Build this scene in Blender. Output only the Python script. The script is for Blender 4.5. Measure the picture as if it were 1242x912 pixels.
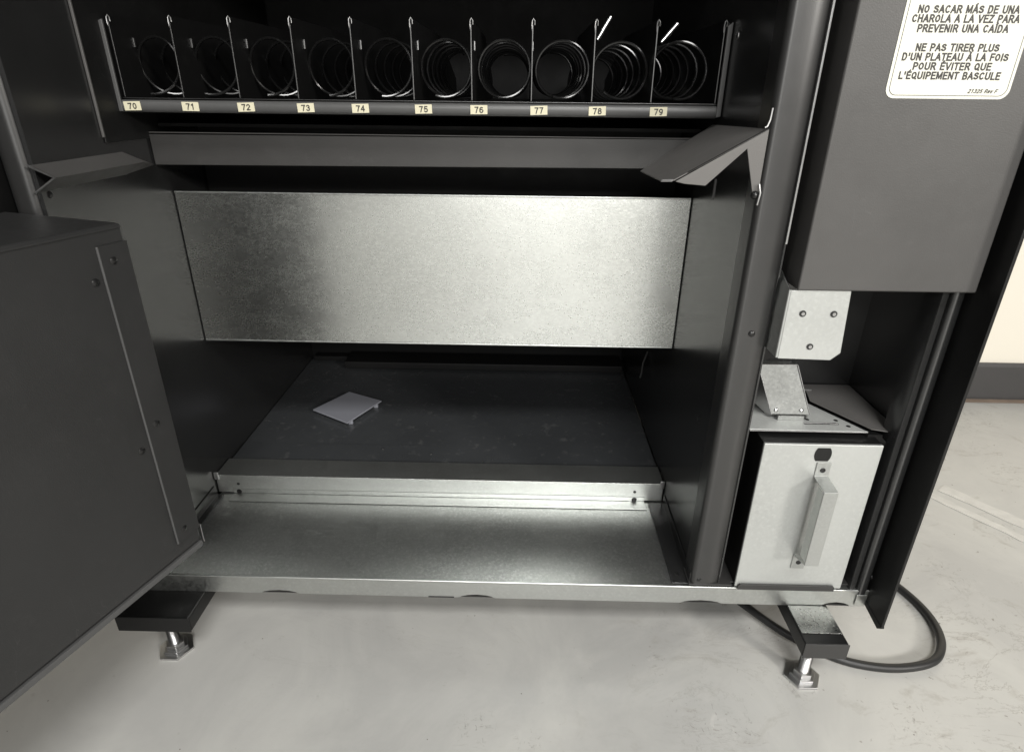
import bpy, bmesh, math, random
from mathutils import Vector, Matrix
random.seed(7)
S = bpy.context.scene
for o in list(bpy.data.objects): bpy.data.objects.remove(o)
COL = S.collection

# ------------------------------------------------------------------ camera
cam_d = bpy.data.cameras.new('camera'); cam = bpy.data.objects.new('camera', cam_d); COL.objects.link(cam)
yaw, pitch, roll = 0.017035, -0.433535, 0.010798
fwd = Vector((-math.sin(yaw)*math.cos(pitch), math.cos(yaw)*math.cos(pitch), math.sin(pitch)))
rt = Vector((math.cos(yaw), math.sin(yaw), 0)); up = rt.cross(fwd)
r2 = rt*math.cos(roll)+up*math.sin(roll); u2 = -rt*math.sin(roll)+up*math.cos(roll)
cam.matrix_world = Matrix(((r2.x, u2.x, -fwd.x, .47593), (r2.y, u2.y, -fwd.y, -.61014), (r2.z, u2.z, -fwd.z, .68824), (0, 0, 0, 1)))
cam_d.sensor_width = 36; cam_d.lens = 741.58/1242*36; cam_d.clip_start = .01; cam_d.clip_end = 100
S.camera = cam

# ------------------------------------------------------------------ world, lamps, exposure
W = bpy.data.worlds.new('World'); S.world = W; W.use_nodes = True
bg = W.node_tree.nodes['Background']; bg.inputs[0].default_value = (1, .97, .92, 1); bg.inputs[1].default_value = .07
def area(name, loc, target, sx, sy, power, col):
    d = bpy.data.lights.new(name, 'AREA'); d.shape = 'RECTANGLE'; d.size = sx; d.size_y = sy; d.energy = power; d.color = col
    o = bpy.data.objects.new(name, d); COL.objects.link(o); o.location = loc
    o.rotation_euler = (Vector(target)-Vector(loc)).to_track_quat('-Z', 'Y').to_euler(); return o
area('baffle_fill_light', (.72, -3.2, 1.00), (.72, 0, 1.00), 1.30, 1.9, 19, (1, .98, .94))  # added lamp without a seen source, shaped to brighten the baffle's reflection
area('window_light', (2.9, -2.5, 1.65), (.8, 0, .3), .42, .42, 62, (1, .96, .90))
area('ceiling_light_near', (.95, -1.9, 2.75), (.95, -1.9, 0), 1.2, .6, 72, (1, .99, .962))
area('ceiling_light_left', (-1.7, -1.9, 2.75), (-1.7, -1.9, 0), 1.2, .6, 22, (1, .99, .962))
area('ceiling_light_far', (.85, -5.2, 2.75), (.85, -4.2, 0), 2.0, .7, 190, (1, .99, .962))
S.view_settings.view_transform = 'Standard'; S.view_settings.look = 'None'
S.view_settings.exposure = 0.0; S.view_settings.gamma = 1; S.view_settings.use_curve_mapping = False

# ------------------------------------------------------------------ materials
class NT:
    def __init__(s, name):
        s.m = bpy.data.materials.new(name); s.m.use_nodes = True; s.t = s.m.node_tree; s.b = s.t.nodes['Principled BSDF']
        s.tc = s.n('ShaderNodeTexCoord'); s.oi = s.n('ShaderNodeObjectInfo')
        a = s.n('ShaderNodeVectorMath'); a.operation = 'ADD'; s.l(s.tc.outputs['Object'], a.inputs[0])
        c = s.n('ShaderNodeMath'); c.operation = 'MULTIPLY'; c.inputs[1].default_value = 9.7; s.l(s.oi.outputs['Random'], c.inputs[0]); s.l(c.outputs[0], a.inputs[1])
        s.co = a.outputs[0]
    def n(s, k): return s.t.nodes.new(k)
    def l(s, a, b): s.t.links.new(a, b)
    def noise(s, scale, detail=4, rough=.55, stretch=None, dist=0):
        n = s.n('ShaderNodeTexNoise'); n.inputs['Scale'].default_value = scale; n.inputs['Detail'].default_value = detail
        n.inputs['Roughness'].default_value = rough; n.inputs['Distortion'].default_value = dist
        co = s.co
        if stretch:
            mp = s.n('ShaderNodeMapping'); mp.inputs['Scale'].default_value = stretch; s.l(co, mp.inputs[0]); co = mp.outputs[0]
        s.l(co, n.inputs['Vector']); return n.outputs['Fac']
    def ramp(s, src, p0, p1, c0=(0, 0, 0, 1), c1=(1, 1, 1, 1)):
        r = s.n('ShaderNodeValToRGB'); r.color_ramp.elements[0].position = p0; r.color_ramp.elements[1].position = p1
        r.color_ramp.elements[0].color = c0; r.color_ramp.elements[1].color = c1; s.l(src, r.inputs[0]); return r.outputs[0]
    def mix(s, fac, a, b, mode='MIX'):
        m = s.n('ShaderNodeMix'); m.data_type = 'RGBA'; m.blend_type = mode
        for sock, v in ((m.inputs[0], fac), (m.inputs[6], a), (m.inputs[7], b)):
            if hasattr(v, 'links'): s.l(v, sock)
            else: sock.default_value = v
        return m.outputs[2]
    def rng(s, src, a, b):
        r = s.n('ShaderNodeMapRange'); r.inputs[3].default_value = a; r.inputs[4].default_value = b; s.l(src, r.inputs[0]); return r.outputs[0]
    def bump(s, src, strength, dist=.001, prev=None):
        b = s.n('ShaderNodeBump'); b.inputs['Strength'].default_value = strength; b.inputs['Distance'].default_value = dist
        s.l(src, b.inputs['Height'])
        if prev: s.l(prev, b.inputs['Normal'])
        return b.outputs[0]
def g(v, w=1.0): return (v*w, v, v/w, 1)
def paint(name, base, rough, peel=.25, dust=.25, warm=1.0, spec=.5, smudge=1):
    k = NT(name); n1 = k.noise(7, 5, .6); n2 = k.noise(900, 2); n3 = k.noise(60, 6, .7)
    c = k.mix(k.ramp(n1, .35, .7), g(base*.92, warm), g(base*1.12, warm))
    dst = k.ramp(n3, .58, .78); dm = k.n('ShaderNodeMath'); dm.operation = 'MULTIPLY'; dm.inputs[1].default_value = dust*.25; k.l(dst, dm.inputs[0])
    c = k.mix(dm.outputs[0], c, g(.25, 1.03))
    def scratch(sc, st, w, amt):
        q = k.noise(sc, 3, .5, st, .3); a = k.n('ShaderNodeMath'); a.operation = 'SUBTRACT'; a.inputs[1].default_value = .5; k.l(q, a.inputs[0])
        b = k.n('ShaderNodeMath'); b.operation = 'ABSOLUTE'; k.l(a.outputs[0], b.inputs[0]); ln = k.ramp(b.outputs[0], 0, w, (1, 1, 1, 1), (0, 0, 0, 1))
        pt = k.ramp(k.noise(9, 3, .6), .58, .66); m = k.n('ShaderNodeMath'); m.operation = 'MULTIPLY'; k.l(ln, m.inputs[0]); k.l(pt, m.inputs[1])
        m2 = k.n('ShaderNodeMath'); m2.operation = 'MULTIPLY'; m2.inputs[1].default_value = amt; k.l(m.outputs[0], m2.inputs[0]); return m2.outputs[0]
    if base > .008 and smudge > .5: c = k.mix(scratch(16, (2.2, 2.2, .5), .0025, .14), c, g(.22, 1.02))
    k.l(c, k.b.inputs['Base Color'])
    sm = k.noise(13, 6, .7, None, .8); ro = k.n('ShaderNodeMath'); ro.operation = 'ADD'; k.l(k.rng(n3, rough*.85, rough*1.1), ro.inputs[0]); k.l(k.rng(sm, -.10*smudge, .12*smudge), ro.inputs[1])
    k.l(ro.outputs[0], k.b.inputs['Roughness']); k.b.inputs['Specular IOR Level'].default_value = spec
    k.l(k.bump(n2, peel, .0004), k.b.inputs['Normal']); return k.m
def gz(v): return (v*.975, v, v*.972, 1)
def galv(name, base=.62, rough=.36, contrast=.12, stretch=(1, 1, 1), cool=.985, aniso=0, bump=.18, metal=1, cells=420, rv=.05):
    k = NT(name)
    v = k.n('ShaderNodeTexVoronoi'); v.inputs['Scale'].default_value = cells; v.inputs['Randomness'].default_value = 1
    mp = k.n('ShaderNodeMapping'); mp.inputs['Scale'].default_value = stretch; k.l(k.co, mp.inputs[0]); k.l(mp.outputs[0], v.inputs['Vector'])
    sp = k.n('ShaderNodeSeparateColor'); k.l(v.outputs['Color'], sp.inputs[0])
    n1 = k.noise(5, 5, .6); n2 = k.noise(230, 5, .7, stretch); n3 = k.noise(26, 6, .65, stretch)
    c = k.mix(sp.outputs[0], gz(base*(1-contrast)), gz(base*(1+contrast*.6)))
    c = k.mix(k.ramp(n2, .35, .65), gz(base*(1-contrast)), c)
    c = k.mix(k.ramp(n1, .3, .75), c, gz(base*1.04))
    sc = k.ramp(k.noise(260, 4, .6, (.15, .7, 2.2)), .66, .72); c = k.mix(sc, c, gz(base*1.03)); k.l(c, k.b.inputs['Base Color'])
    k.b.inputs['Metallic'].default_value = metal
    if aniso:
        k.b.inputs['Anisotropic'].default_value = aniso; cx = k.n('ShaderNodeCombineXYZ'); cx.inputs[0].default_value = 1; k.l(cx.outputs[0], k.b.inputs['Tangent'])
    r = k.n('ShaderNodeMath'); r.operation = 'ADD'; k.l(k.rng(n3, rough-.05, rough+.06), r.inputs[0]); k.l(k.rng(sp.outputs[1], -rv, rv), r.inputs[1])
    k.l(r.outputs[0], k.b.inputs['Roughness'])
    k.l(k.bump(n2, bump, .0003, k.bump(sp.outputs[2], bump*.3, .0002)), k.b.inputs['Normal']); return k.m
def plain(name, col, rough, metal=0, var=.1, scale=40, bump=.1):
    k = NT(name); n = k.noise(scale, 5, .6); lo = tuple(x*(1-var) for x in col[:3])+(1,); hi = tuple(min(1, x*(1+var)) for x in col[:3])+(1,)
    k.l(k.mix(n, lo, hi), k.b.inputs['Base Color']); k.l(k.rng(n, rough*.85, rough*1.15), k.b.inputs['Roughness'])
    k.b.inputs['Metallic'].default_value = metal; k.l(k.bump(n, bump, .0005), k.b.inputs['Normal']); return k.m
M = {}
M['wall_paint'] = paint('satin_black_paint', .018, .25, peel=.08, dust=.04, warm=.99, spec=1.0, smudge=.4)
M['deep'] = paint('dull_black_liner', .005, .6, peel=.3, dust=.03, spec=.25)
M['upper'] = paint('matte_black_paint', .0075, .5, peel=.6, dust=.08, spec=.35)
M['char'] = paint('charcoal_powder_coat', .070, .42, peel=.3, dust=.12, warm=1.03)
M['bar'] = paint('satin_bar_paint', .036, .4, peel=.2, dust=.2, warm=1.03)
M['post'] = paint('satin_charcoal_post', .017, .36, peel=.1, dust=.05, warm=1.01, spec=.9, smudge=.2)
M['deflector'] = paint('dusty_charcoal_paint', .125, .5, peel=.3, dust=.4, warm=1.04)
M['door'] = paint('dark_door_paint', .023, .46, peel=.35, dust=.12, warm=1.0)
M['black'] = paint('black_paint', .007, .42, dust=.06, spec=.35)
M['galv'] = galv('galvanised_steel', .58, cells=300)
M['galv_baffle'] = galv('galvanised_baffle_steel', .68, .25, .20, (.7, 1, 1.4), aniso=.6, bump=.07, cells=520, rv=.025)
M['galv_white'] = galv('bright_zinc_plate', .54, .42, .12, metal=.55, cells=300)
M['galv_pan'] = galv('galvanised_floor_steel', .53, .36, .34, bump=.10, metal=.95, cells=380, rv=.06)
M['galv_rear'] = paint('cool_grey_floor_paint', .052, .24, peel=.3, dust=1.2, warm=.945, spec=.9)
M['sheet'] = paint('cool_grey_sheet_paint', .036, .20, peel=.1, dust=.8, warm=.965, spec=.8)
M['galv_tube'] = galv('dull_galvanised_plate', .30, .3, .1)
M['galv_shelf'] = galv('shelf_zinc', .60, .45, .14, metal=.4)
M['galv_chute'] = galv('chute_zinc', .36, .42, .25, metal=.5, bump=.4)
M['galv_handle'] = galv('handle_zinc', .44, .38, .12, metal=.7)
M['galv_bar'] = galv('bar_zinc', .52, .38, .14, metal=.92)
M['zinc'] = plain('zinc_bolt', g(.6), .3, 1, .1)
M['edge'] = plain('bare_steel_edge', g(.5), .35, 1, .1)
M['dim_edge'] = plain('worn_black_edge', g(.13), .4, 1, .2)
M['wire'] = plain('black_coated_wire', g(.006), .17, 0, .1, 200, .05)
M['wireend'] = plain('steel_wire_end', g(.8), .3, 1, .1)
M['rail'] = plain('grey_label_rail', g(.075, 1.0), .38, 0, .08)
M['sticker'] = plain('cream_label_paper', (.68, .675, .60, 1), .55, 0, .02, 300, .02)
M['tag'] = plain('yellowed_number_paper', (.62, .585, .43, 1), .6, 0, .04, 300, .02)
M['ink'] = plain('dark_ink', g(.03, 1.1), .5, 0, .1)
M['plastic'] = plain('grey_plastic', (.23, .235, .265, 1), .4, 0, .05, 300, .1)
M['dplastic'] = plain('dark_grey_plastic', g(.034, 1.02), .5, 0, .1)
M['rubber'] = plain('black_rubber', g(.018), .45, 0, .15)
M['screw'] = plain('black_screw', g(.03), .28, .6, .1)
M['skirt'] = plain('baseboard_rubber', (.052, .05, .05, 1), .5, 0, .08)
M['cream'] = plain('cream_wall_paint', (.78, .735, .64, 1), .75, 0, .02, 3, .05)
SCUFFS = ((.427, -.127, .035), (.491, -.136, .022), (.703, -.110, .05), (.746, -.124, .035), (1.465, .448, .07), (1.526, .714, .07), (1.329, .276, .05), (1.235, .385, .045), (.657, -.021, .018), (1.471, .543, .06), (.396, -.016, .012), (.96, -.107, .05), (.84, -.05, .03), (1.16, .15, .05), (1.36, .62, .05), (1.22, .02, .05), (.20, -.30, .06))
def concrete():
    k = NT('sealed_concrete'); nt = k
    big = k.noise(1.1, 6, .62); mid = k.noise(5, 7, .65, dist=.6); fine = k.noise(120, 4, .6)
    c = k.mix(k.ramp(big, .3, .72), (.405, .402, .388, 1), (.495, .488, .468, 1))
    c = k.mix(k.ramp(mid, .4, .75), c, (.545, .54, .51, 1))
    # mask: where the wall side of the floor is more worn
    sx = k.n('ShaderNodeSeparateXYZ'); k.l(k.tc.outputs['Object'], sx.inputs[0])
    worn = k.n('ShaderNodeMapRange'); worn.inputs[1].default_value = .35; worn.inputs[2].default_value = 1.1
    worn.inputs[3].default_value = .22; worn.inputs[4].default_value = 1; k.l(sx.outputs[0], worn.inputs[0])
    def masked(src, amt):
        m = k.n('ShaderNodeMath'); m.operation = 'MULTIPLY'; k.l(src, m.inputs[0]); k.l(worn.outputs[0], m.inputs[1])
        m2 = k.n('ShaderNodeMath'); m2.operation = 'MULTIPLY'; m2.inputs[1].default_value = amt; k.l(m.outputs[0], m2.inputs[0]); return m2.outputs[0]
    sc = k.noise(9, 9, .72, (1, 1.6, 1), 1.6)
    c = k.mix(masked(k.ramp(sc, .57, .70), .5), c, (.27, .245, .21, 1))
    sm = k.noise(3.1, 8, .7, (1, 2.2, 1), 2.6)
    # thin swirling scuff lines: ridge of a noise
    ab = k.n('ShaderNodeMath'); ab.operation = 'SUBTRACT'; ab.inputs[1].default_value = .5; k.l(sm, ab.inputs[0])
    aa = k.n('ShaderNodeMath'); aa.operation = 'ABSOLUTE'; k.l(ab.outputs[0], aa.inputs[0])
    line = k.ramp(aa.outputs[0], .0, .009, (1, 1, 1, 1), (0, 0, 0, 1))
    patch = k.ramp(k.noise(2.4, 3, .5), .46, .58)
    mm = k.n('ShaderNodeMath'); mm.operation = 'MULTIPLY'; k.l(line, mm.inputs[0]); k.l(patch, mm.inputs[1])
    c = k.mix(masked(mm.outputs[0], .6), c, (.2, .18, .155, 1))
    sp = k.ramp(k.noise(70, 5, .7), .66, .70)
    c = k.mix(masked(sp, .75), c, (.2, .18, .15, 1))
    # individual scuffed places (dirt trodden into the floor)
    tot = None
    for px, py, rad in SCUFFS:
        d = k.n('ShaderNodeVectorMath'); d.operation = 'DISTANCE'; d.inputs[1].default_value = (px, py, 0); k.l(k.tc.outputs['Object'], d.inputs[0])
        q = k.n('ShaderNodeMapRange'); q.inputs[1].default_value = rad*.25; q.inputs[2].default_value = rad; q.inputs[3].default_value = 1; q.inputs[4].default_value = 0; k.l(d.outputs['Value'], q.inputs[0])
        if tot is None: tot = q.outputs[0]
        else:
            ad = k.n('ShaderNodeMath'); ad.operation = 'MAXIMUM'; k.l(tot, ad.inputs[0]); k.l(q.outputs[0], ad.inputs[1]); tot = ad.outputs[0]
    for nz, lo, hi, amt, col in ((k.noise(34, 7, .75, (1, 2.4, 1), 1.8), .56, .66, .75, (.20, .18, .155, 1)), (k.noise(95, 5, .7, (1.8, 1, 1), .8), .60, .66, .6, (.15, .135, .12, 1)), (k.noise(22, 5, .6, (2, .8, 1), 1), .58, .7, .5, (.58, .57, .54, 1))):
        m = k.n('ShaderNodeMath'); m.operation = 'MULTIPLY'; k.l(k.ramp(nz, lo, hi), m.inputs[0]); k.l(tot, m.inputs[1])
        m2 = k.n('ShaderNodeMath'); m2.operation = 'MULTIPLY'; m2.inputs[1].default_value = amt; k.l(m.outputs[0], m2.inputs[0]); c = k.mix(m2.outputs[0], c, col)
    k.l(c, k.b.inputs['Base Color']); k.l(k.rng(mid, .24, .46), k.b.inputs['Roughness'])
    k.l(k.bump(fine, .08, .0006, k.bump(mid, .12, .004)), k.b.inputs['Normal']); return k.m
M['floor'] = concrete()
M['tape'] = plain('tape_residue', (.585, .575, .545, 1), .5, 0, .25, 45, .2)

# ------------------------------------------------------------------ mesh helpers (all shapes are given in world metres)
ORG = {}
class MB:
    def __init__(s): s.bm = bmesh.new()
    def verts_faces(s, V, F):
        vs = [s.bm.verts.new(v) for v in V]
        for f in F: s.bm.faces.new([vs[i] for i in f])
        return s
    def box(s, x0, x1, y0, y1, z0, z1):
        V = [(x, y, z) for z in (z0, z1) for y in (y0, y1) for x in (x0, x1)]
        return s.verts_faces(V, [(0, 2, 3, 1), (4, 5, 7, 6), (0, 1, 5, 4), (2, 6, 7, 3), (0, 4, 6, 2), (1, 3, 7, 5)])
    def prism(s, pts, off):
        """polygon (3-D points) extruded by the vector off"""
        n = len(pts); off = Vector(off)
        V = [tuple(p) for p in pts]+[tuple(Vector(p)+off) for p in pts]
        return s.verts_faces(V, [tuple(range(n))[::-1], tuple(range(n, 2*n))]+[(i, (i+1) % n, n+(i+1) % n, n+i) for i in range(n)])
    def xz(s, pts, y0, y1): return s.prism([(x, y0, z) for x, z in pts], (0, y1-y0, 0))
    def xy(s, pts, z0, z1): return s.prism([(x, y, z0) for x, y in pts], (0, 0, z1-z0))
    def tube(s, path, r, seg=10, cap=True):
        P = [Vector(p) for p in path]; rings = []
        ref = None
        for i, p in enumerate(P):
            t = (P[min(i+1, len(P)-1)]-P[max(i-1, 0)]).normalized()
            if ref is None: ref = Vector((0, 0, 1)) if abs(t.z) < .9 else Vector((1, 0, 0))
            a = (ref-t*ref.dot(t)).normalized(); b = t.cross(a); ref = a
            rr = r[i] if isinstance(r, (list, tuple)) else r
            rings.append([s.bm.verts.new(p+a*rr*math.cos(2*math.pi*k/seg)+b*rr*math.sin(2*math.pi*k/seg)) for k in range(seg)])
        for A, B in zip(rings, rings[1:]):
            for k in range(seg): s.bm.faces.new((A[k], A[(k+1) % seg], B[(k+1) % seg], B[k]))
        if cap: s.bm.faces.new(rings[0][::-1]); s.bm.faces.new(rings[-1])
        return s
    def cyl(s, c, axis, r, h, seg=16): 
        c = Vector(c); a = Vector(axis).normalized(); return s.tube([c, c+a*h], r, seg)
    def dome(s, c, axis, r, h, seg=14):
        c = Vector(c); a = Vector(axis).normalized()
        return s.tube([c, c+a*h*.45, c+a*h*.8, c+a*h], [r, r*.92, r*.6, r*.15], seg)
def link(name, bm, mat, parent=None, bevel=0, smooth=False, origin=None):
    bmesh.ops.recalc_face_normals(bm, faces=bm.faces)
    me = bpy.data.meshes.new(name)
    co = [v.co for v in bm.verts]
    if origin is None:
        o0 = Vector([(min(c[i] for c in co)+max(c[i] for c in co))/2 for i in range(3)])
        if parent is None: o0.z = min(c.z for c in co)
    else: o0 = Vector(origin)
    for v in bm.verts: v.co -= o0
    bm.to_mesh(me); bm.free()
    me.materials.append(M[mat] if isinstance(mat, str) else mat)
    o = bpy.data.objects.new(name, me); COL.objects.link(o); ORG[o.name] = o0
    if parent: o.parent = parent; o.location = o0-ORG[parent.name]
    else: o.location = o0
    if smooth:
        for p in me.polygons: p.use_smooth = True
        me.set_sharp_from_angle(angle=math.radians(40))
    if bevel:
        b = o.modifiers.new('bevel', 'BEVEL'); b.width = bevel; b.segments = 2; b.limit_method = 'ANGLE'; b.angle_limit = math.radians(35); b.use_clamp_overlap = True
        for p in me.polygons: p.use_smooth = True
        me.set_sharp_from_angle(angle=math.radians(60))
        w = o.modifiers.new('wn', 'WEIGHTED_NORMAL'); w.keep_sharp = False
    return o
def empty(name, loc, label, cat, group=None):
    o = bpy.data.objects.new(name, None); COL.objects.link(o); o.location = loc; ORG[o.name] = Vector(loc); o.empty_display_size = .05
    o['label'] = label; o['category'] = cat
    if group: o['group'] = group
    return o
def top(o, label, cat, group=None):
    o['label'] = label; o['category'] = cat
    if group: o['group'] = group
    return o
def dup(o, world, parent):
    c = o.copy(); COL.objects.link(c); c.parent = parent; c.location = Vector(world)-ORG[parent.name]; ORG[c.name] = Vector(world); return c
def _arc(cx, cy, rx, ry, a0, a1, n=8): return [(cx+rx*math.cos(math.radians(a0+(a1-a0)*i/n)), cy+ry*math.sin(math.radians(a0+(a1-a0)*i/n))) for i in range(n+1)]
_O = _arc(.27, .5, .21, .44, 0, 360, 20)
_S = _arc(.25, .73, .19, .21, 20, 200, 7)+_arc(.27, .27, .21, .21, 60, 60, 1)[:1]+_arc(.25, .28, .21, .22, 40, -160, 9)
GLY = {'A': (.54, [[(.02, 0), (.27, 1), (.52, 0)], [(.11, .33), (.43, .33)]]), 'B': (.5, [[(.06, .5), (.06, 0), (.27, 0)]+_arc(.28, .26, .17, .26, -90, 90, 7)+[(.06, .52), (.06, 1), (.26, 1)]+_arc(.26, .76, .15, .24, 90, -90, 7)]),
 'C': (.54, [_arc(.28, .5, .22, .46, 48, 312, 14)]), 'D': (.54, [[(.06, 0), (.06, 1), (.22, 1)]+_arc(.23, .5, .24, .5, 90, -90, 10)+[(.06, 0)]]), 'E': (.47, [[(.44, 0), (.06, 0), (.06, 1), (.43, 1)], [(.06, .53), (.40, .53)]]),
 'F': (.44, [[(.06, 0), (.06, 1), (.42, 1)], [(.06, .52), (.37, .52)]]), 'H': (.54, [[(.06, 0), (.06, 1)], [(.48, 0), (.48, 1)], [(.06, .53), (.48, .53)]]), 'I': (.16, [[(.08, 0), (.08, 1)]]),
 'L': (.43, [[(.06, 1), (.06, 0), (.41, 0)]]), 'M': (.64, [[(.06, 0), (.06, 1), (.32, .12), (.58, 1), (.58, 0)]]), 'N': (.54, [[(.06, 0), (.06, 1), (.48, 0), (.48, 1)]]), 'O': (.56, [_O]),
 'P': (.49, [[(.06, 0), (.06, 1), (.26, 1)]+_arc(.26, .73, .19, .27, 90, -90, 8)+[(.06, .46)]]), 'Q': (.56, [_O, [(.33, .2), (.52, -.04)]]),
 'R': (.53, [[(.06, 0), (.06, 1), (.27, 1)]+_arc(.27, .75, .19, .25, 90, -90, 8)+[(.06, .5)], [(.27, .5), (.50, 0)]]), 'S': (.5, [_S]), 'T': (.48, [[(.02, 1), (.46, 1)], [(.24, 1), (.24, 0)]]),
 'U': (.54, [[(.06, 1), (.06, .28)]+_arc(.27, .28, .21, .26, 180, 360, 8)+[(.48, 1)]]), 'V': (.52, [[(.02, 1), (.26, 0), (.50, 1)]]), 'Z': (.48, [[(.04, 1), (.44, 1), (.03, 0), (.46, 0)]]),
 'e': (.46, [[(.06, .36), (.41, .36)]+_arc(.235, .35, .19, .34, 5, 310, 12)]), 'v': (.42, [[(.02, .7), (.21, 0), (.40, .7)]]), "'": (.18, [[(.09, 1), (.09, .7)]]), ' ': (.26, []),
 '0': (.5, [_arc(.25, .5, .19, .48, 0, 360, 18)]), '1': (.5, [[(.10, .78), (.28, 1), (.28, 0)]]), '2': (.5, [_arc(.25, .72, .19, .25, 170, -30, 8)+[(.05, 0), (.46, 0)]]),
 '3': (.5, [_arc(.24, .75, .17, .22, 160, -80, 8)+_arc(.24, .28, .20, .27, 80, -160, 9)]), '4': (.5, [[(.36, 0), (.36, 1), (.04, .32), (.47, .32)]]), '5': (.5, [[(.42, 1), (.12, 1), (.07, .52)]+_arc(.25, .32, .20, .31, 130, -150, 9)]),
 '6': (.5, [[(.40, .90)]+_arc(.27, .55, .21, .42, 80, 180, 5)+_arc(.26, .31, .20, .30, 180, -180, 14)]), '7': (.5, [[(.05, 1), (.45, 1), (.30, .55), (.20, 0)]]),
 '8': (.5, [_arc(.25, .75, .16, .23, -90, 270, 12), _arc(.25, .27, .20, .27, 90, 450, 12)]), '9': (.5, [_arc(.24, .68, .19, .30, 0, 360, 14)+[(.43, .5)]+_arc(.23, .44, .20, .44, 0, -110, 6)])}
ACC = {'Á': ('A', 1), 'É': ('E', 1), 'Í': ('I', 1), 'À': ('A', -1)}
def text(name, body, center, width, height, mat, parent, shear=0, wt=.125):
    """flat sans-serif lettering facing -y, each stroke a thin inked band, width x height in metres"""
    adv = 0; L = []
    for ch in body:
        base, acc = ACC.get(ch, (ch, 0)); w, st = GLY[base]; strokes = [list(q) for q in st]
        if acc: strokes.append([(w/2-.05*acc, 1.14), (w/2+.07*acc, 1.30)])
        L += [[(x+adv, y) for x, y in q] for q in strokes]; adv += w+.14
    L2 = []
    for q in L:
        cur = [q[0]]
        for a, b, c in zip(q, q[1:], q[2:]):
            cur.append(b); d1 = Vector((b[0]-a[0], b[1]-a[1])); d2 = Vector((c[0]-b[0], c[1]-b[1]))
            if d1.length and d2.length and d1.angle(d2) > 1.0: L2.append(cur); cur = [b]
        cur.append(q[-1]); L2.append(cur)
    L = [[p for i, p in enumerate(q) if i == 0 or (Vector(p)-Vector(q[i-1])).length > 1e-4] for q in L2]; L = [q for q in L if len(q) > 1]
    adv -= .14; sx = width/adv; m = MB(); lay = 0
    for q in L:
        lay += 1; y0 = -.000006*(lay % 9); P3 = [Vector(((x-adv/2)*sx+shear*(y-.5)*height, 0, (y-.5)*height)) for x, y in q]; hw = wt*height/2
        Lf = []; Rt = []
        for i, p in enumerate(P3):
            d1 = (P3[i]-P3[i-1]).normalized() if i else (P3[1]-P3[0]).normalized()
            d2 = (P3[i+1]-P3[i]).normalized() if i < len(P3)-1 else d1
            n1 = Vector((-d1.z, 0, d1.x)); n2 = Vector((-d2.z, 0, d2.x)); b = (n1+n2)
            b = n1 if b.length < .3 else b.normalized(); k = min(1.6, 1/max(.4, b.dot(n1)))
            e = Vector((0, 0, 0)); 
            Lf.append(p+b*hw*k); Rt.append(p-b*hw*k)
        n = len(P3)
        for T_, e in ((Lf, 0), (Rt, 0), (Lf, -1), (Rt, -1)):   # square ends
            d = (P3[0]-P3[1]) if e == 0 else (P3[-1]-P3[-2])
            if (P3[0]-P3[-1]).length > hw: T_[e] = T_[e]+d.normalized()*hw*.9
        m.verts_faces([(v.x, y0, v.z) for v in Lf+Rt], [(i, n+i, n+i+1, i+1) for i in range(n-1)])
    return link(name, m.bm, mat, parent, origin=(0, 0, 0)) if False else _place(name, m, mat, parent, center)
def _place(name, m, mat, parent, center):
    me = bpy.data.meshes.new(name); m.bm.to_mesh(me); m.bm.free(); me.materials.append(M[mat])
    o = bpy.data.objects.new(name, me); COL.objects.link(o); o.parent = parent; ORG[o.name] = Vector(center); o.location = Vector(center)-ORG[parent.name]; return o
def screw(parent, c, axis, r=.0042, h=.0025, mat='screw', recess=True):
    c = Vector(c); a = Vector(axis).normalized(); m = MB(); m.dome(c-a*.0005, a, r, h)
    return link('screw', m.bm, mat, parent, smooth=True)

# ------------------------------------------------------------------ floor, back wall, baseboard
f = link('floor', MB().verts_faces([(-7, -8, 0), (9, -8, 0), (9, .80, 0), (-7, .80, 0)], [(0, 1, 2, 3)]).bm, 'floor', origin=(0, 0, 0)); f['kind'] = 'structure'
w = link('back_wall', MB().box(-7, 9, .79, .90, 0, 3.0).bm, 'cream'); w['kind'] = 'structure'
bb = link('baseboard', MB().prism([(-7, .789, .004), (-7, .7775, .004), (-7, .7765, .012), (-7, .780, .092), (-7, .783, .100), (-7, .789, .100)], (16, 0, 0)).bm, 'skirt'); bb['kind'] = 'structure'
cv = link('floor_joint', MB().prism([(-7, .7805, 0.0015), (-7, .766, 0.0015), (-7, .768, .003), (-7, .7765, .006)], (16, 0, 0)).bm, plain('grimy_sealant', (.17, .13, .10, 1), .7, 0, .5, 30, .3)); cv['kind'] = 'structure'
def tape(path, wd, lab):
    m = MB(); n = len(path); L = []; R = []
    for i, (x, y) in enumerate(path):
        a = Vector(path[min(i+1, n-1)])-Vector(path[max(i-1, 0)]); nn = Vector((-a.y, a.x)).normalized()*wd*(.5+random.uniform(-.07, .07))
        L.append((x+nn.x, y+nn.y, .0012)); R.append((x-nn.x, y-nn.y, .0012))
    m.verts_faces(L+R, [(i, i+1, n+i+1, n+i) for i in range(n-1)]); 
    g0 = bmesh.ops.extrude_face_region(m.bm, geom=list(m.bm.faces)); 
    for v in g0['geom']:
        if isinstance(v, bmesh.types.BMVert): v.co.z -= .0009
    return top(link('tape_strip', m.bm, 'tape'), lab, 'tape', 'pale tape strips left on the floor')
def seg(a, b, n=14, j=.0012): return [(a[0]+(b[0]-a[0])*i/n+random.uniform(-j, j), a[1]+(b[1]-a[1])*i/n+random.uniform(-j, j)) for i in range(n+1)]
tape(seg((1.295, .395), (1.44, .195)), .030, 'longer pale strip of old floor tape nearest the baseboard')
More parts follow.
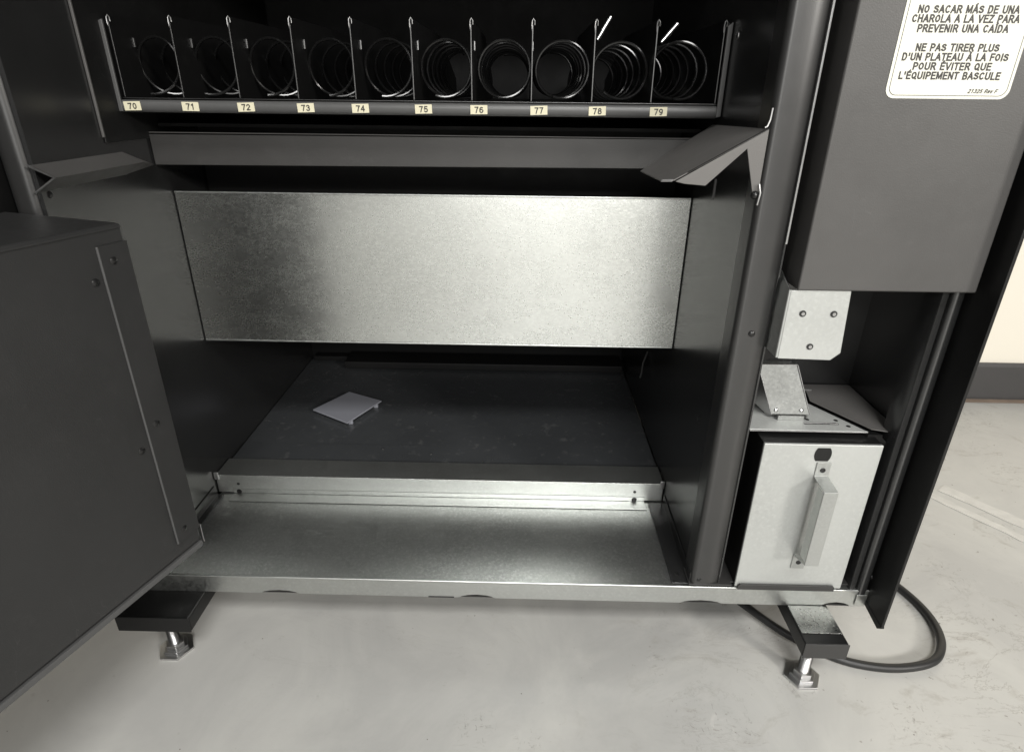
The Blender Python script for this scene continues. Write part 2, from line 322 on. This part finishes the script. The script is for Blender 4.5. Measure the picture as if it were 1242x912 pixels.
tape(seg((1.255, .375), (1.41, .150)), .020, 'narrower pale strip of old floor tape nearer the machine')

m = MB(); rg = random.Random(3)
for k in range(420):
    x = rg.uniform(-.3, 1.8); y = rg.uniform(-.5, .77)
    if rg.random() > .25+.5*max(0, min(1, (x-.3)/1.0)): continue
    r0 = rg.uniform(.0004, .0013); a = rg.uniform(0, 6.28)
    m.verts_faces([(x+r0*math.cos(a+t)*rg.uniform(.6, 1.5), y+r0*math.sin(a+t), .0001) for t in (0, 2.1, 4.2)]+[(x, y, r0*.7)], [(0, 1, 3), (1, 2, 3), (2, 0, 3), (2, 1, 0)])
gt = link('floor_grit', m.bm, plain('grit', (.14, .12, .10, 1), .8), origin=(0, 0, 0)); gt['kind'] = 'stuff'; gt['label'] = 'tiny dark crumbs of grit scattered on the floor'; gt['category'] = 'grit'
# ------------------------------------------------------------------ the machine
VM = empty('vending_machine', (.45, .3, 0), 'black vending machine standing open with a bare galvanised lower compartment', 'vending machine')
ZB = .1094; ZT = 1.45; X0 = 0.0; X1 = .70; XR = .92; YB = .665
P = lambda name, m, mat, bevel=0, smooth=False, parent=None: link(name, m.bm, mat, parent or VM, bevel, smooth)

# left wall with the proud liner panel whose front edge shows as a thin line
lw = P('left_wall', MB().box(-.004, 0, .002, YB, ZB+.004, ZT), 'wall_paint')
lp = P('liner_panel', MB().box(0.0003, .0022, .118, YB-.01, .632, ZT-.01), 'upper', .0008)
P('panel_edge', MB().box(.0003, .0032, .1150, .1178, .638, ZT-.02), 'char', .0006, parent=lp)
screw(lw, (0, .012, .591), (1, 0, 0), .004, .002)
P('outer_side', MB().box(-.040, -.037, -.036, YB+.03, .075, ZT), 'black', .0008)
# rounded left post
def arc(cx, cy, r, a0, a1, n=8): return [(cx+r*math.cos(math.radians(a0+(a1-a0)*i/n)), cy+r*math.sin(math.radians(a0+(a1-a0)*i/n))) for i in range(n+1)]
prof = [(-.0045, .030)]+arc(-.0145, .010, .010, 0, -90, 8)[0:]+arc(-.022, .012, .012, -90, -180, 6)+[(-.034, .030)]
P('left_post', MB().xy(prof, .085, ZT), 'post', 0, True)
# back, roof
P('back_panel', MB().box(-.037, .932, YB, YB+.004, .09, ZT), 'deep')
P('roof', MB().box(-.037, .932, -.03, YB, ZT+.001, ZT+.005), 'black')
# divider wall, rounded front strip
dw = P('divider_wall', MB().box(X1, X1+.004, .004, YB-.002, ZB+.004, ZT), 'wall_paint')
screw(dw, (X1, .139, .746), (-1, 0, 0), .0045, .0025, 'zinc')
prof = [(X1+.0045, .035)]+[(X1-.001, .030)]+arc(X1+.006, .0062, .0068, 180, 268, 8)+[(X1+.020, -.0002), (X1+.032, .0012), (X1+.0345, .0035), (X1+.0352, .002), (X1+.0352, .035)]
fs = P('divider_post', MB().xy(prof, ZB+.003, ZT), 'post', 0, True)
P('worn_edge', MB().box(X1+.0345, X1+.0362, -.0012, .0015, .555, ZT-.01), 'edge', parent=fs)
screw(fs, (.718, -.001, .46), (0, -1, 0), .0035, .002); screw(fs, (.709, .0, .122), (0, -1, 0), .0035, .002)
P('foot_plate', MB().box(.697, .752, -.001, .030, ZB+.0035, ZB+.0055), 'dplastic', .0006)
# delivery flap bar and the recess behind it
fb = P('delivery_bar', MB().xz([(.002, .600), (.698, .603), (.698, .6375), (.002, .6365)], .205, .2075), 'bar', .0006)
P('bar_hem', MB().box(.002, .698, .2052, .209, .6380, .6393), 'char', .0005, parent=fb)
P('tray_shelf', MB().box(.0025, .698, .23, YB-.002, .6445, .6485), 'deep')
# baffle
bf = P('baffle', MB().box(.0015, X1-.0015, .236, .2375, .349, .5605), 'galv_baffle')
P('hem', MB().box(.0015, X1-.0015, .2345, .2372, .5606, .5632), 'galv', .0008, parent=bf)
P('hem', MB().box(.0015, X1-.0015, .2350, .2374, .3462, .3488), 'galv', .0008, parent=bf)
P('chute_back', MB().box(.0025, X1-.0025, .330, .333, .36, .640), 'deep')
# rear floor with overlapped sheets, bracket at the back
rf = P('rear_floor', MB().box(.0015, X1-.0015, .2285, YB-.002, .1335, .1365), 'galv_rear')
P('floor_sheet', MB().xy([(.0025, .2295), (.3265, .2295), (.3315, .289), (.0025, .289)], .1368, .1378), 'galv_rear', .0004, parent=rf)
for x, y in ((.243, .275), (.3265, .262)): screw(rf, (x, y, .1381), (0, 0, 1), .0022, .0012, 'zinc')
for x, y in ((.415, .245), (.545, .40), (.43, .249)):
    screw(rf, (x, y, .1364), (0, 0, 1), .0016, .001, 'zinc')
P('rear_bracket', MB().box(.012, .086, .640, .662, .139, .150), 'deep', .001)
P('rear_ledge', MB().box(.090, .694, .600, .66, .139, .155), 'deep', .002)
# step bar
sb = P('step_bar', MB().prism([(.0018, .180, ZB+.0025), (.0018, .180, .1434), (.0018, .2283, .1434), (.0018, .2283, .1419), (.0018, .1815, .1419), (.0018, .1815, ZB+.0025)], (X1-.0036, 0, 0)), 'galv_bar', .0006)
P('flange', MB().prism([(.026, .1800, ZB+.0022), (.026, .1585, ZB+.0022), (.026, .1585, ZB+.0008), (.026, .1800, ZB+.0008)], (.645, 0, 0)), 'galv', .0004, parent=sb)
P('flange_face', MB().box(.026, .671, .1782, .1797, ZB+.0026, ZB+.0095), 'galv', .0004, parent=sb)
for x in (.035, .655): P('hole', MB().cyl((x, .1779, ZB+.0055), (0, 1, 0), .0040, .0010), 'black', parent=sb); 
for x in (.035, .655): P('hole', MB().cyl((x, .1797, ZB+.0185), (0, 1, 0), .0024, .0010), 'rubber', parent=sb)
for x in (.0045, .6955): P('tab', MB().box(x-.0035, x+.0035, .1765, .1795, .137, .1500), 'zinc', .0008, parent=sb)
# front pan with folded lip
pan = P('front_pan', MB().box(.004, .9255, .0015, .227, ZB-.0012, ZB), 'galv_pan')
lip = [(-.035, ZB-.001), (.936, ZB-.001), (.936, .083)]
def notch(x0, x1, z, d): return [(x1, z)]+[(x0+(x1-x0)*t, z+d*math.sin(math.pi*t)**.6) for t in (.9, .75, .5, .25, .1)]+[(x0, z)]
for a, b, z, d in ((.874, .912, .0815, .007), (.690, .744, .0815, .0050), (.398, .446, .0815, .0055), (.134, .186, .0815, .0055)): lip += notch(a, b, z, d)
lip += [(-.035, .0815)]
lf = P('lip', MB().xz(lip, 0, .0014), 'galv', .0005, parent=pan)
P('fold', MB().tube([(-.034, .0012, ZB-.0012), (.935, .0012, ZB-.0012)], .0017, 10), 'galv', 0, True, parent=pan)
for a, b in ((.358, .392),): P('slot', MB().box(a, b, -.0006, .0010, .0815, .0830), 'rubber', parent=pan)
P('underside_rail', MB().box(-.03, .93, .006, .0075, .0835, .098), plain('primer_brown', (.16, .12, .105, 1), .6), parent=pan)
P('pan_flange', MB().box(-.03, .93, .0016, .05, .0815, .0827), 'dplastic', parent=pan)
for x, y in ((.200, .105), (.215, .112), (.545, .062), (.475, .118)):
    screw(pan, (x, y, ZB-.0004), (0, 0, 1), .0014, .0008, 'zinc')
# black angle along the divider
an = P('corner_angle', MB().prism([(.6765, .004, ZB+.0012), (.6995, .004, ZB+.0012), (.6995, .004, ZB+.019), (.6985, .004, ZB+.019), (.6985, .004, ZB+.0026), (.6765, .004, ZB+.0026)], (0, .170, 0)), 'wall_paint', .0004)
screw(an, (.686, .020, ZB+.0026), (0, 0, 1), .0035, .0018)
al = P('corner_angle', MB().prism([(.0005, .004, ZB+.0012), (.0015, .004, ZB+.019), (.0025, .004, ZB+.0026), (.012, .004, ZB+.0026), (.012, .004, ZB+.0012)], (0, .170, 0)), 'wall_paint', .0003)
P('wire_clip', MB().tube([(.6985, .395, .275), (.712-.02, .392, .255), (.690, .388, .235), (.688, .386, .228)], .0016, 8), 'rubber', 0, True)
# side deflectors in the drop space
wl = P('side_deflector', MB().prism([(.0004, -.006, .6205), (.024, -.006, .6095), (.0004, -.006, .595), (.0004, -.006, .5965), (.0215, -.006, .6095), (.0004, -.006, .6190)], (.0, .150, 0)), 'char', 0)
P('end_edge', MB().tube([(.0008, -.0070, .6212), (.0245, -.0070, .6095), (.0008, -.0070, .5950)], .0010, 6), 'edge', parent=wl)
P('tip', MB().verts_faces([(.0005, .1445, .6205), (.024, .1445, .6095), (.0005, .1445, .5955), (.0005, .205, .600)], [(0, 1, 3), (1, 2, 3), (0, 3, 2), (0, 2, 1)]), 'char', parent=wl)
wr = P('side_deflector', MB().prism([(.6993, 0, .6605), (.618, 0, .6145), (.606, .004, .6135), (.612, .150, .6060), (.6993, .185, .6560)], (0, 0, -.0012)), 'deflector', .0004)
P('flange', MB().xz([(.6993, .6600), (.619, .6130), (.628, .6110), (.648, .6095), (.682, .6430), (.6945, .6000), (.6993, .6000)], -.0012, .0000), 'deflector', .0004, parent=wr)
P('end_lip', MB().prism([(.6165, -.001, .6150), (.6065, .003, .6142), (.6060, .003, .6120), (.6160, -.001, .6126)], (0, -.0012, .0004)), 'edge', .0003, parent=wr)
P('edge_line', MB().tube([(.6993, -.0008, .6612), (.630, -.0008, .6215)], .0006, 6), 'black', parent=wr)
P('hook', MB().tube([(.6990, -.001, .678), (.6985, -.001, .668), (.6965, -.002, .6625), (.6945, -.002, .6615)], .0011, 6), 'edge', 0, True, parent=wr)
screw(wr, (.696, -.002, .6015), (0, -1, 0), .0042, .004, 'screw')
P('clip', MB().tube([(.6975, -.004, .612), (.6992, -.006, .604), (.698, -.006, .593)], .0011, 6), 'edge', 0, True, parent=wr)
P('stay', MB().box(.6655, .6675, .03, .032, .592, .612), 'black', 0, parent=wr)

P('upper_shelf', MB().box(.004, .696, .168, .640, .905, .925), 'upper', .001)
# ---- right bay: coin side
P('bay_back', MB().box(.7045, XR, .148, .150, ZB+.005, ZT), 'wall_paint')
P('bay_side', MB().box(XR, XR+.002, .018, .148, ZB+.005, ZT), 'wall_paint')
P('bay_divider', MB().box(.7365, .7385, .006, .147, ZB+.005, ZT), 'wall_paint')
# right post: fold, groove and rounded column
prof = [(.9045, .030), (.9045, .003), (.9055, .0015), (.9115, .0015), (.9125, .006), (.9140, .006)]+arc(.9200, .0040, .0055, 180, 270, 5)+arc(.9215, .0060, .0075, 270, 350, 6)+[(.9290, .030)]
P('right_post', MB().xy(prof, .0985, ZT), 'wall_paint', 0, True)
rs = P('right_side', MB().prism([(.9300, .66, .078), (.9300, .002, .092), (.9300, -.040, .0885), (.9300, -.040, ZT), (.9300, .66, ZT)], (.0035, 0, 0)), 'black', .0006)
P('corner_tip', MB().prism([(.9295, .001, .0925), (.9295, -.0405, .0890), (.9295, -.0405, .0865), (.9295, -.034, .0800), (.9295, .001, .0860)], (.0042, 0, 0)), 'black', .0004, parent=rs)
screw(rs, (.930, .006, .128), (-1, 0, 0), .004, .002)
P('end_clip', MB().box(.915, .9285, -.0022, -.0006, .086, .1035), 'galv', .0006)
# coin housing
hs = P('coin_housing', MB().box(.7480, .9230, -.0190, .035, .5130, ZT), 'char', .0022)
P('housing_back', MB().box(.7500, .9195, .0355, .146, .5160, ZT), 'black')
# warning label
def rrect(x0, x1, z0, z1, r, n=6):
    pts = []
    for cx, cz, a in ((x1-r, z1-r, 0), (x0+r, z1-r, 90), (x0+r, z0+r, 180), (x1-r, z0+r, 270)):
        pts += [(cx+r*math.cos(math.radians(a+90*i/n)), cz+r*math.sin(math.radians(a+90*i/n))) for i in range(n+1)]
    return pts
wn = P('warning_label', MB().xz(rrect(.7865, .8925, .6870, .8300, .008), -.0195, -.0191), 'sticker')
def frame(o, i, y0, y1):
    m = MB(); n = len(o)
    V = [(x, y0, z) for x, z in o]+[(x, y0, z) for x, z in i]
    return m.verts_faces(V, [(k, (k+1) % n, n+(k+1) % n, n+k) for k in range(n)])
P('label_border', frame(rrect(.7890, .8900, .6893, .8277, .0065), rrect(.78945, .88955, .68975, .82725, .0062), -.01965, 0), 'ink', parent=wn)
for body, cx, z, wd, h in (("NO SACAR MÁS DE UNA", .8385, .7540, .082, .0049), ("CHAROLA A LA VEZ PARA", .8380, .7473, .0875, .0049), ("PREVENIR UNA CAÍDA", .8378, .7402, .0745, .0049),
        ("NE PAS TIRER PLUS", .8378, .7262, .0690, .0049), ("D'UN PLATEAU À LA FOIS", .8380, .7192, .0885, .0049), ("POUR ÉVITER QUE", .8376, .7121, .0655, .0049), ("L'ÉQUIPEMENT BASCULE", .8375, .7050, .0855, .0049)):
    text('lettering', body, (cx, -.0197, z), wd, h, 'ink', wn, wt=.25)
text('lettering', "21325 Rev F", (.8695, -.0197, .6933), .0245, .0028, 'ink', wn, shear=.3, wt=.2)
# galvanised bracket below the housing
br = P('bracket', MB().xz([(0.7431, 0.5125), (0.8026, 0.5125), (0.8072, 0.4460), (0.7982, 0.4378), (0.7436, 0.4388)], -.0160, -.0145), 'galv_white', .0005)
P('side_flange', MB().prism([(0.7417, -.0150, 0.5125), (0.7417, -.0150, 0.4393), (0.7324, .018, 0.4472), (0.7310, .030, 0.4754), (0.7310, .034, .5250), (0.7402, .010, .5260)], (.0012, 0, 0)), 'galv', .0004, parent=br)
P('bend', MB().tube([(0.7429, -.0140, 0.4398), (0.7429, -.0140, 0.5125)], .0016, 8), 'galv_white', 0, True, parent=br)
for x, z in ((0.7592, 0.4885), (0.7904, 0.4885), (0.7739, 0.4528)):
    P('hole_ring', MB().cyl((x, -.0168, z), (0, 1, 0), .0034, .0006), 'rubber', parent=br)
    P('screw', MB().cyl((x, -.0176, z), (0, 1, 0), .0018, .0010, 10), 'edge', parent=br)
# coin chute
ct = P('coin_chute', MB().prism([(.7570, .061, .3980), (.8025, .061, .3985), (.8240, .0475, .3395), (.7790, .0475, .3395)], (.0, .0014, .0004)), 'galv_chute', .0004)
P('side_flange', MB().prism([(.7562, .0600, .3985), (.7782, .0465, .3392), (.7760, .060, .3345), (.7545, .082, .3500), (.7530, .084, .3900)], (.0010, 0, 0)), 'edge', .0003, parent=ct)
P('side_flange', MB().prism([(.8028, .0600, .3990), (.8243, .0465, .3392), (.8275, .056, .3360), (.8075, .080, .3900)], (.0010, 0, 0)), 'edge', .0003, parent=ct)
P('hood', MB().prism([(.7570, .0615, .3984), (.8025, .0615, .3989), (.8120, .092, .4090), (.7720, .092, .4120)], (0, .001, .0008)), 'galv', .0004, parent=ct)
P('hood_slot', MB().prism([(.7690, .0660, .4004), (.7800, .0660, .4004), (.7850, .080, .4062), (.7800, .080, .4064)], (0, -.0003, .0030)), 'black', parent=ct)
P('hood_slot', MB().prism([(.7840, .0660, .4002), (.7960, .0660, .4002), (.8000, .080, .4052), (.7890, .080, .4056)], (0, -.0003, .0030)), 'black', parent=ct)
P('rim', MB().tube([(.7568, .0604, .3986), (.8027, .0604, .3991)], .0008, 6), 'edge', parent=ct)
P('foot_tab', MB().box(.7860, .8170, .0445, .0462, .3328, .3385), 'galv_chute', .0003, parent=ct)
for x in (.7835, .8140): screw(ct, (x, .0483, .3445), (0, -1, .25), .0028, .0018, 'zinc'); P('clip', MB().box(x+.0005, x+.0060, .0448, .0475, .3345, .3390), 'rubber', .0005, parent=ct)
P('chute_tube', MB().prism([(.7600, .066, .4000), (.7990, .066, .4000), (.8000, .066, .435), (.7600, .066, .4380)], (0, .03, 0)), 'black', .001, parent=ct)
# shelf
sh = P('coin_shelf', MB().xy([(.7400, .030), (.7455, .0225), (.8830, .0205), (.8405, .094), (.790, .112), (.7400, .112)], .3310, .3325), 'galv_shelf', .0004)
P('fold', MB().box(.7450, .8825, .0198, .0212, .3308, .3322), 'edge', .0003, parent=sh)
P('shelf_plate', MB().xy([(.8530, .1250), (.8460, .0960), (.8880, .0245), (.9050, .0190), (.9190, .0190), (.9190, .1450), (.7400, .1450), (.7400, .1250)], .3330, .3342), 'deflector', .0004, parent=sh)
P('channel', MB().xy([(.8355, .104), (.8450, .104), (.8990, .018), (.8820, .018)], .3252, .3300), 'black', parent=sh)
P('slot', MB().box(.8150, .8560, .0385, .0405, .3324, .3330), 'edge', .0003, parent=sh)
P('slot', MB().box(.8150, .8560, .0362, .0380, .3322, .3328), 'black', parent=sh)
for x, y in ((.823, .048), (.857, .047), (.8655, .033)): screw(sh, (x, y, .3324), (0, 0, 1), .0028, .0015, 'screw')
P('rim', MB().box(.80, .86, .124, .1255, .3342, .3362), 'edge', .0003, parent=sh)
P('gusset', MB().prism([(.8830, .0180, .3300), (.8960, .0180, .3295), (.9060, .0170, .3200), (.9060, .0170, .3150)], (0, .001, 0)), 'black', parent=sh)
P('bay_floor', MB().box(.7395, .9195, .006, .147, ZB+.003, ZB+.005), 'dplastic')

# ------------------------------------------------------------------ legs and levelling feet (parts of the machine)
for x0, x1, yf in ((-.0340, .0600, -.047), (.8290, .8825, -.0630)):
    lt = P('leg_tube', MB().box(x0, x1, yf+.0012, .64, .0585, .0815), 'black', .0022)
    P('end_cap', MB().box(x0-.0002, x1+.0002, yf, yf+.0008, .0583, .0817), 'dplastic' if x0 > .5 else 'black', .0006, parent=lt)
    cx = (x0+x1)/2-.007 if x0 > .5 else .0135; cy = yf+.022
    if x0 < .5: cx = .0150; cy = -.0215
    fo = P('levelling_foot', MB().cyl((cx, cy, .0), (0, 0, 1), .0235, .0035, 6).cyl((cx, cy, .0035), (0, 0, 1), .0165, .004, 6), 'zinc', .0006)
    m = MB(); z = .0075; path = []; rad = []
    while z < .060: path += [(cx, cy, z), (cx, cy, z+.0009)]; rad += [.0074, .0064]; z += .0018
    m.tube(path, rad, 16)
    P('stud', m, 'zinc', 0, True, parent=fo)
    P('nut', MB().cyl((cx, cy, .0076), (0, 0, 1), .0120, .006, 6), 'zinc', .0004, parent=fo)
P('tube_plate', MB().box(.8305, .8810, -.046, -.001, .0818, .0826), 'galv_tube', .0004)

# ------------------------------------------------------------------ open door (swung towards the camera at the left)
ang = .3122; E0 = Vector((.1041, -.0456, 0)); dn = Vector((-math.sin(ang), -math.cos(ang), 0)); nn = Vector((math.cos(ang), -math.sin(ang), 0))
def dp(s, off, z): v = E0+dn*s+nn*off; return (v.x, v.y, z)
def dbox(s0, s1, o0, o1, z0, z1):
    V = [dp(s, o, z) for z in (z0, z1) for o in (o0, o1) for s in (s0, s1)]
    return MB().verts_faces(V, [(0, 2, 3, 1), (4, 5, 7, 6), (0, 1, 5, 4), (2, 6, 7, 3), (0, 4, 6, 2), (1, 3, 7, 5)])
DR = P('door', dbox(-.02, .88, -.26, -.215, .10, 1.44), 'black', .003)
bn = P('delivery_bin', dbox(0, .62, -.2145, 0, .2085, .5765), 'door', .0045, parent=DR)
P('edge_plate', dbox(.0012, .0315, .0004, .0020, .2270, .5600), 'door', .0005, parent=DR)
P('plate_edge', dbox(.0312, .0328, .0004, .0026, .2270, .5600), 'rail', .0004, parent=DR)
P('top_seam', dbox(.003, .62, .0002, .0010, .5720, .5738), 'door', .0004, parent=DR)
P('bottom_hem', dbox(.001, .62, -.014, .0012, .2010, .2080), 'rail', .0012, parent=DR)
P('corner_edge', dbox(-.0014, -.0004, -.001, .0015, .2045, .2300), 'edge', .0003, parent=DR)
for s, z in ((.0193, .5449), (.0406, .5296), (.0201, .3749), (.0423, .3539), (.0203, .2401)):
    screw(DR, dp(s, .0018 if s < .03 else 0, z), nn, .0040, .0022, 'screw')

# ------------------------------------------------------------------ cash box (lifts out)
CB = empty('cash_box', (.824, .07, ZB+.005), 'black cash box with a galvanised front and pull handle in the lower right bay', 'cash box')
Q = lambda name, m, mat, bevel=0, smooth=False, parent=None: link(name, m.bm, mat, parent or CB, bevel, smooth)
Q('box_body', MB().box(.7560, .8920, .0035, .145, ZB+.0055, .3265), 'black', .001)
hole = []
fp = Q('front_panel', MB().box(.7560, .8920, -.0008, .0030, ZB+.003, .3265), 'galv_white', .0012)
Q('lock_hole', MB().xz([(.8250+.0098*math.cos(a), .3135+.0112*max(-.78, min(.78, 1.12*math.sin(a)))) for a in [2*math.pi*i/24 for i in range(24)]], -.0013, -.0009), 'black', parent=fp)
hd = Q('handle', MB().prism([(.8205, -.0010, .3030), (.8205, -.0024, .3030), (.8205, -.0024, .2848), (.8205, -.0310, .2818), (.8205, -.0310, .1755), (.8205, -.0024, .1665), (.8205, -.0024, .1460), (.8205, -.0010, .1460), (.8205, -.0010, .1680), (.8205, -.0292, .1768), (.8205, -.0292, .2805), (.8205, -.0010, .2834)], (.0165, 0, 0)), 'galv_handle', .0005)
Q('handle_return', MB().box(.8207, .8217, -.0290, -.0150, .1790, .2790), 'galv', .0003, parent=hd)
Q('handle_return', MB().box(.8358, .8368, -.0290, -.0150, .1790, .2790), 'galv', .0003, parent=hd)
for z in (.2930, .1560):
    Q('rivet', MB().dome((.8287, -.0022, z), (0, -1, 0), .0034, .0016), 'screw', 0, True, parent=hd)
st = P('cash_box_stop', MB().xz([(.7590, ZB+.0012), (.8820, ZB+.0012), (.8820, .1165), (.8795, .1192), (.7615, .1192), (.7590, .1165)], -.0044, -.0018), 'dplastic', .0006)

# ------------------------------------------------------------------ product tray (slides out)
TR = empty('product_tray', (.35, .40, .664), 'black spiral product tray numbered 70 to 79 above the empty compartment', 'tray')
T = lambda name, m, mat, bevel=0, smooth=False, parent=None: link(name, m.bm, mat, parent or TR, bevel, smooth)
T('tray_base', MB().box(.0035, .6965, .1665, .640, .6765, .6780), 'black')
T('front_edge', MB().box(.0045, .6965, .1635, .1665, .6777, .6787), 'dim_edge', .0004)
rp = [(0, .1655, .6765), (0, .1600, .6762), (0, .1575, .6735), (0, .1570, .6700), (0, .1580, .6660), (0, .1610, .6635), (0, .1655, .6630)]
T('label_rail', MB().prism([(.0035, y, z) for _, y, z in rp], (.6915, 0, 0)), 'rail', 0, True)
T('tray_side', MB().box(-.0030+.0035, .0030, .170, .640, .6650, .7600), 'black')
T('tray_side', MB().box(.6975, .6990, .170, .640, .6650, .7600), 'black')
T('side_runner', MB().xz([(.0008, .7560), (.0062, .7580), (.0062, .6640), (.0008, .6640)], .1560, .1590), 'rail', .0008)
T('side_runner', MB().xz([(.6935, .7560), (.6990, .7600), (.6990, .6655), (.6935, .6640)], .1560, .1590), 'rail', .0008)
XD = [.0080, .0770, .1430, .2115, .2785, .3460, .4130, .4815, .5510, .6190, .6925]
d0 = None
for i, x in enumerate(XD):
    if d0 is None:
        m = MB().prism([(x-.0005, .1660, .6785), (x-.0005, .1650, .7620), (x-.0005, .42, .7630), (x-.0005, .635, .7100), (x-.0005, .635, .6785)], (.001, 0, 0))
        d0 = link('divider', m.bm, 'black', TR, origin=(x, .1645, .679)); 
        fe = link('front_fold', MB().box(x-.0007, x+.0007, .1636, .1652, .6795, .7560).bm, 'dim_edge', d0, .0003)
        hk = link('hook', MB().tube([(x-.0004, .1645, .7500), (x-.0010, .1640, .7550), (x-.0008, .1640, .7600), (x+.0008, .1642, .7622), (x+.0022, .1645, .7600), (x+.0022, .1650, .7560)], .0007, 8).bm, 'edge', d0, 0, True)
        tab = link('tab', MB().box(x+.0004, x+.0014, .205, .2075, .7330, .7425).bm, 'edge', d0)  # small bright piece stands in for the glint in the divider slot
        kids = [fe, hk, tab]
    else:
        dd = dup(d0, (x, .1645, .679), TR)
        for kx in kids: c = kx.copy(); COL.objects.link(c); c.parent = dd
def coil_mesh(pitch, turns, r=.0305, ph=-100, rod=False, hand=1):
    path = []; n = int(turns*36)
    for i in range(n+1):
        a = math.radians(ph+hand*i*10); path.append((r*math.cos(a), pitch*i/36, r*math.sin(a)))
    return MB().tube(path, .0018, 8)
CX = [.0375, .1060, .1740, .2425, .3115, .3800, .4490, .5175, .5860, .6540]
ca = cb = None
for i, x in enumerate(CX):
    rod = i >= 8
    if i < 5:
        if ca is None: ca = link('spiral', coil_mesh(.052, 5.4, ph=-95).bm, 'wire', TR, 0, True, origin=(0, 0, 0)); ca.location = Vector((x, .172, .7130))-ORG[TR.name]
        else: c = dup(ca, (x, .172+random.uniform(-.003, .004), .7130), TR); c.rotation_euler = (random.uniform(-.02, .02), random.uniform(-.25, .25), random.uniform(-.02, .02))
    else:
        if cb is None: cb = link('spiral', coil_mesh(.045, 6.6, ph=-110).bm, 'wire', TR, 0, True, origin=(0, 0, 0)); cb.location = Vector((x, .174, .7130))-ORG[TR.name]
        else: c = dup(cb, (x, .174+random.uniform(-.003, .004), .7130), TR); c.rotation_euler = (random.uniform(-.02, .02), random.uniform(-.5, .5), random.uniform(-.02, .02))
for (a, b) in (((.5560, .189, .7440), (.5700, .191, .7670)), ((.6290, .189, .7420), (.6460, .191, .7610))):
    T('end_rod', MB().tube([a, ((a[0]+b[0])/2, .190, (a[2]+b[2])/2), b], [.0022, .0026, .0023], 10), 'wireend', 0, True)
LX = [.0185, .0865, .1515, .2210, .2845, .3575, .4215, .4905, .5575, .6275]
for i, x in enumerate(LX):
    nl = T('number_label', MB().xz([(x-.0098, .6652), (x+.0098, .6652), (x+.0098, .6748), (x-.0098, .6748)], .1562, .1567), 'tag'); nl.rotation_euler.y = random.uniform(-.035, .035)
    text('lettering', str(70+i), (x, .1559, .6698), .0098, .0056, 'ink', nl, wt=.21)

# ------------------------------------------------------------------ loose plastic plate lying on the compartment floor
PL = empty('plastic_plate', (.147, .412, .1366), 'small grey plastic plate with clip feet lying on the compartment floor', 'plate')
c4 = [Vector((.0855, .3970)), Vector((.1340, .4740)), Vector((.2060, .4380)), Vector((.1630, .3490))]
link('plate_top', MB().xy([tuple(v) for v in c4], .1428, .1456).bm, 'plastic', PL, .0006)
def lerp(a, b, t): return a+(b-a)*t
for a, b, t in ((3, 2, .10), (3, 2, .88), (0, 1, .12), (0, 1, .85)):
    c = lerp(c4[a], c4[b], t); cc = sum(c4, Vector((0, 0)))/4; c = lerp(c, cc, .06)
    link('clip_foot', MB().box(c.x-.004, c.x+.004, c.y-.0025, c.y+.0025, .1368, .1430).bm, 'plastic', PL, .0005)

# ------------------------------------------------------------------ power cord
pts = [(.62, .40), (.70, .26), (.772, .125), (.812, .067), (.850, .022), (.900, -.014), (.945, -.028), (.990, -.030), (1.030, -.020), (1.056, .006), (1.070, .040), (1.072, .078), (1.060, .118), (1.030, .170), (.985, .230), (.96, .32), (.955, .45)]
def catmull(P, n=8):
    out = []
    for i in range(len(P)-1):
        p0, p1, p2, p3 = P[max(i-1, 0)], P[i], P[i+1], P[min(i+2, len(P)-1)]
        for k in range(n):
            t = k/n; out.append(tuple(.5*((2*p1[j])+(-p0[j]+p2[j])*t+(2*p0[j]-5*p1[j]+4*p2[j]-p3[j])*t*t+(-p0[j]+3*p1[j]-3*p2[j]+p3[j])*t**3) for j in range(2)))
    out.append(tuple(P[-1])); return out
cp = catmull(pts); n = len(cp)
path = [(x, y, .0058+(.004*math.sin(i/n*9)**2)) for i, (x, y) in enumerate(cp)]
top(link('power_cord', MB().tube(path, .0056, 14).bm, 'rubber', None, 0, True), 'black power cord looping out on the floor beside the right foot', 'cord')
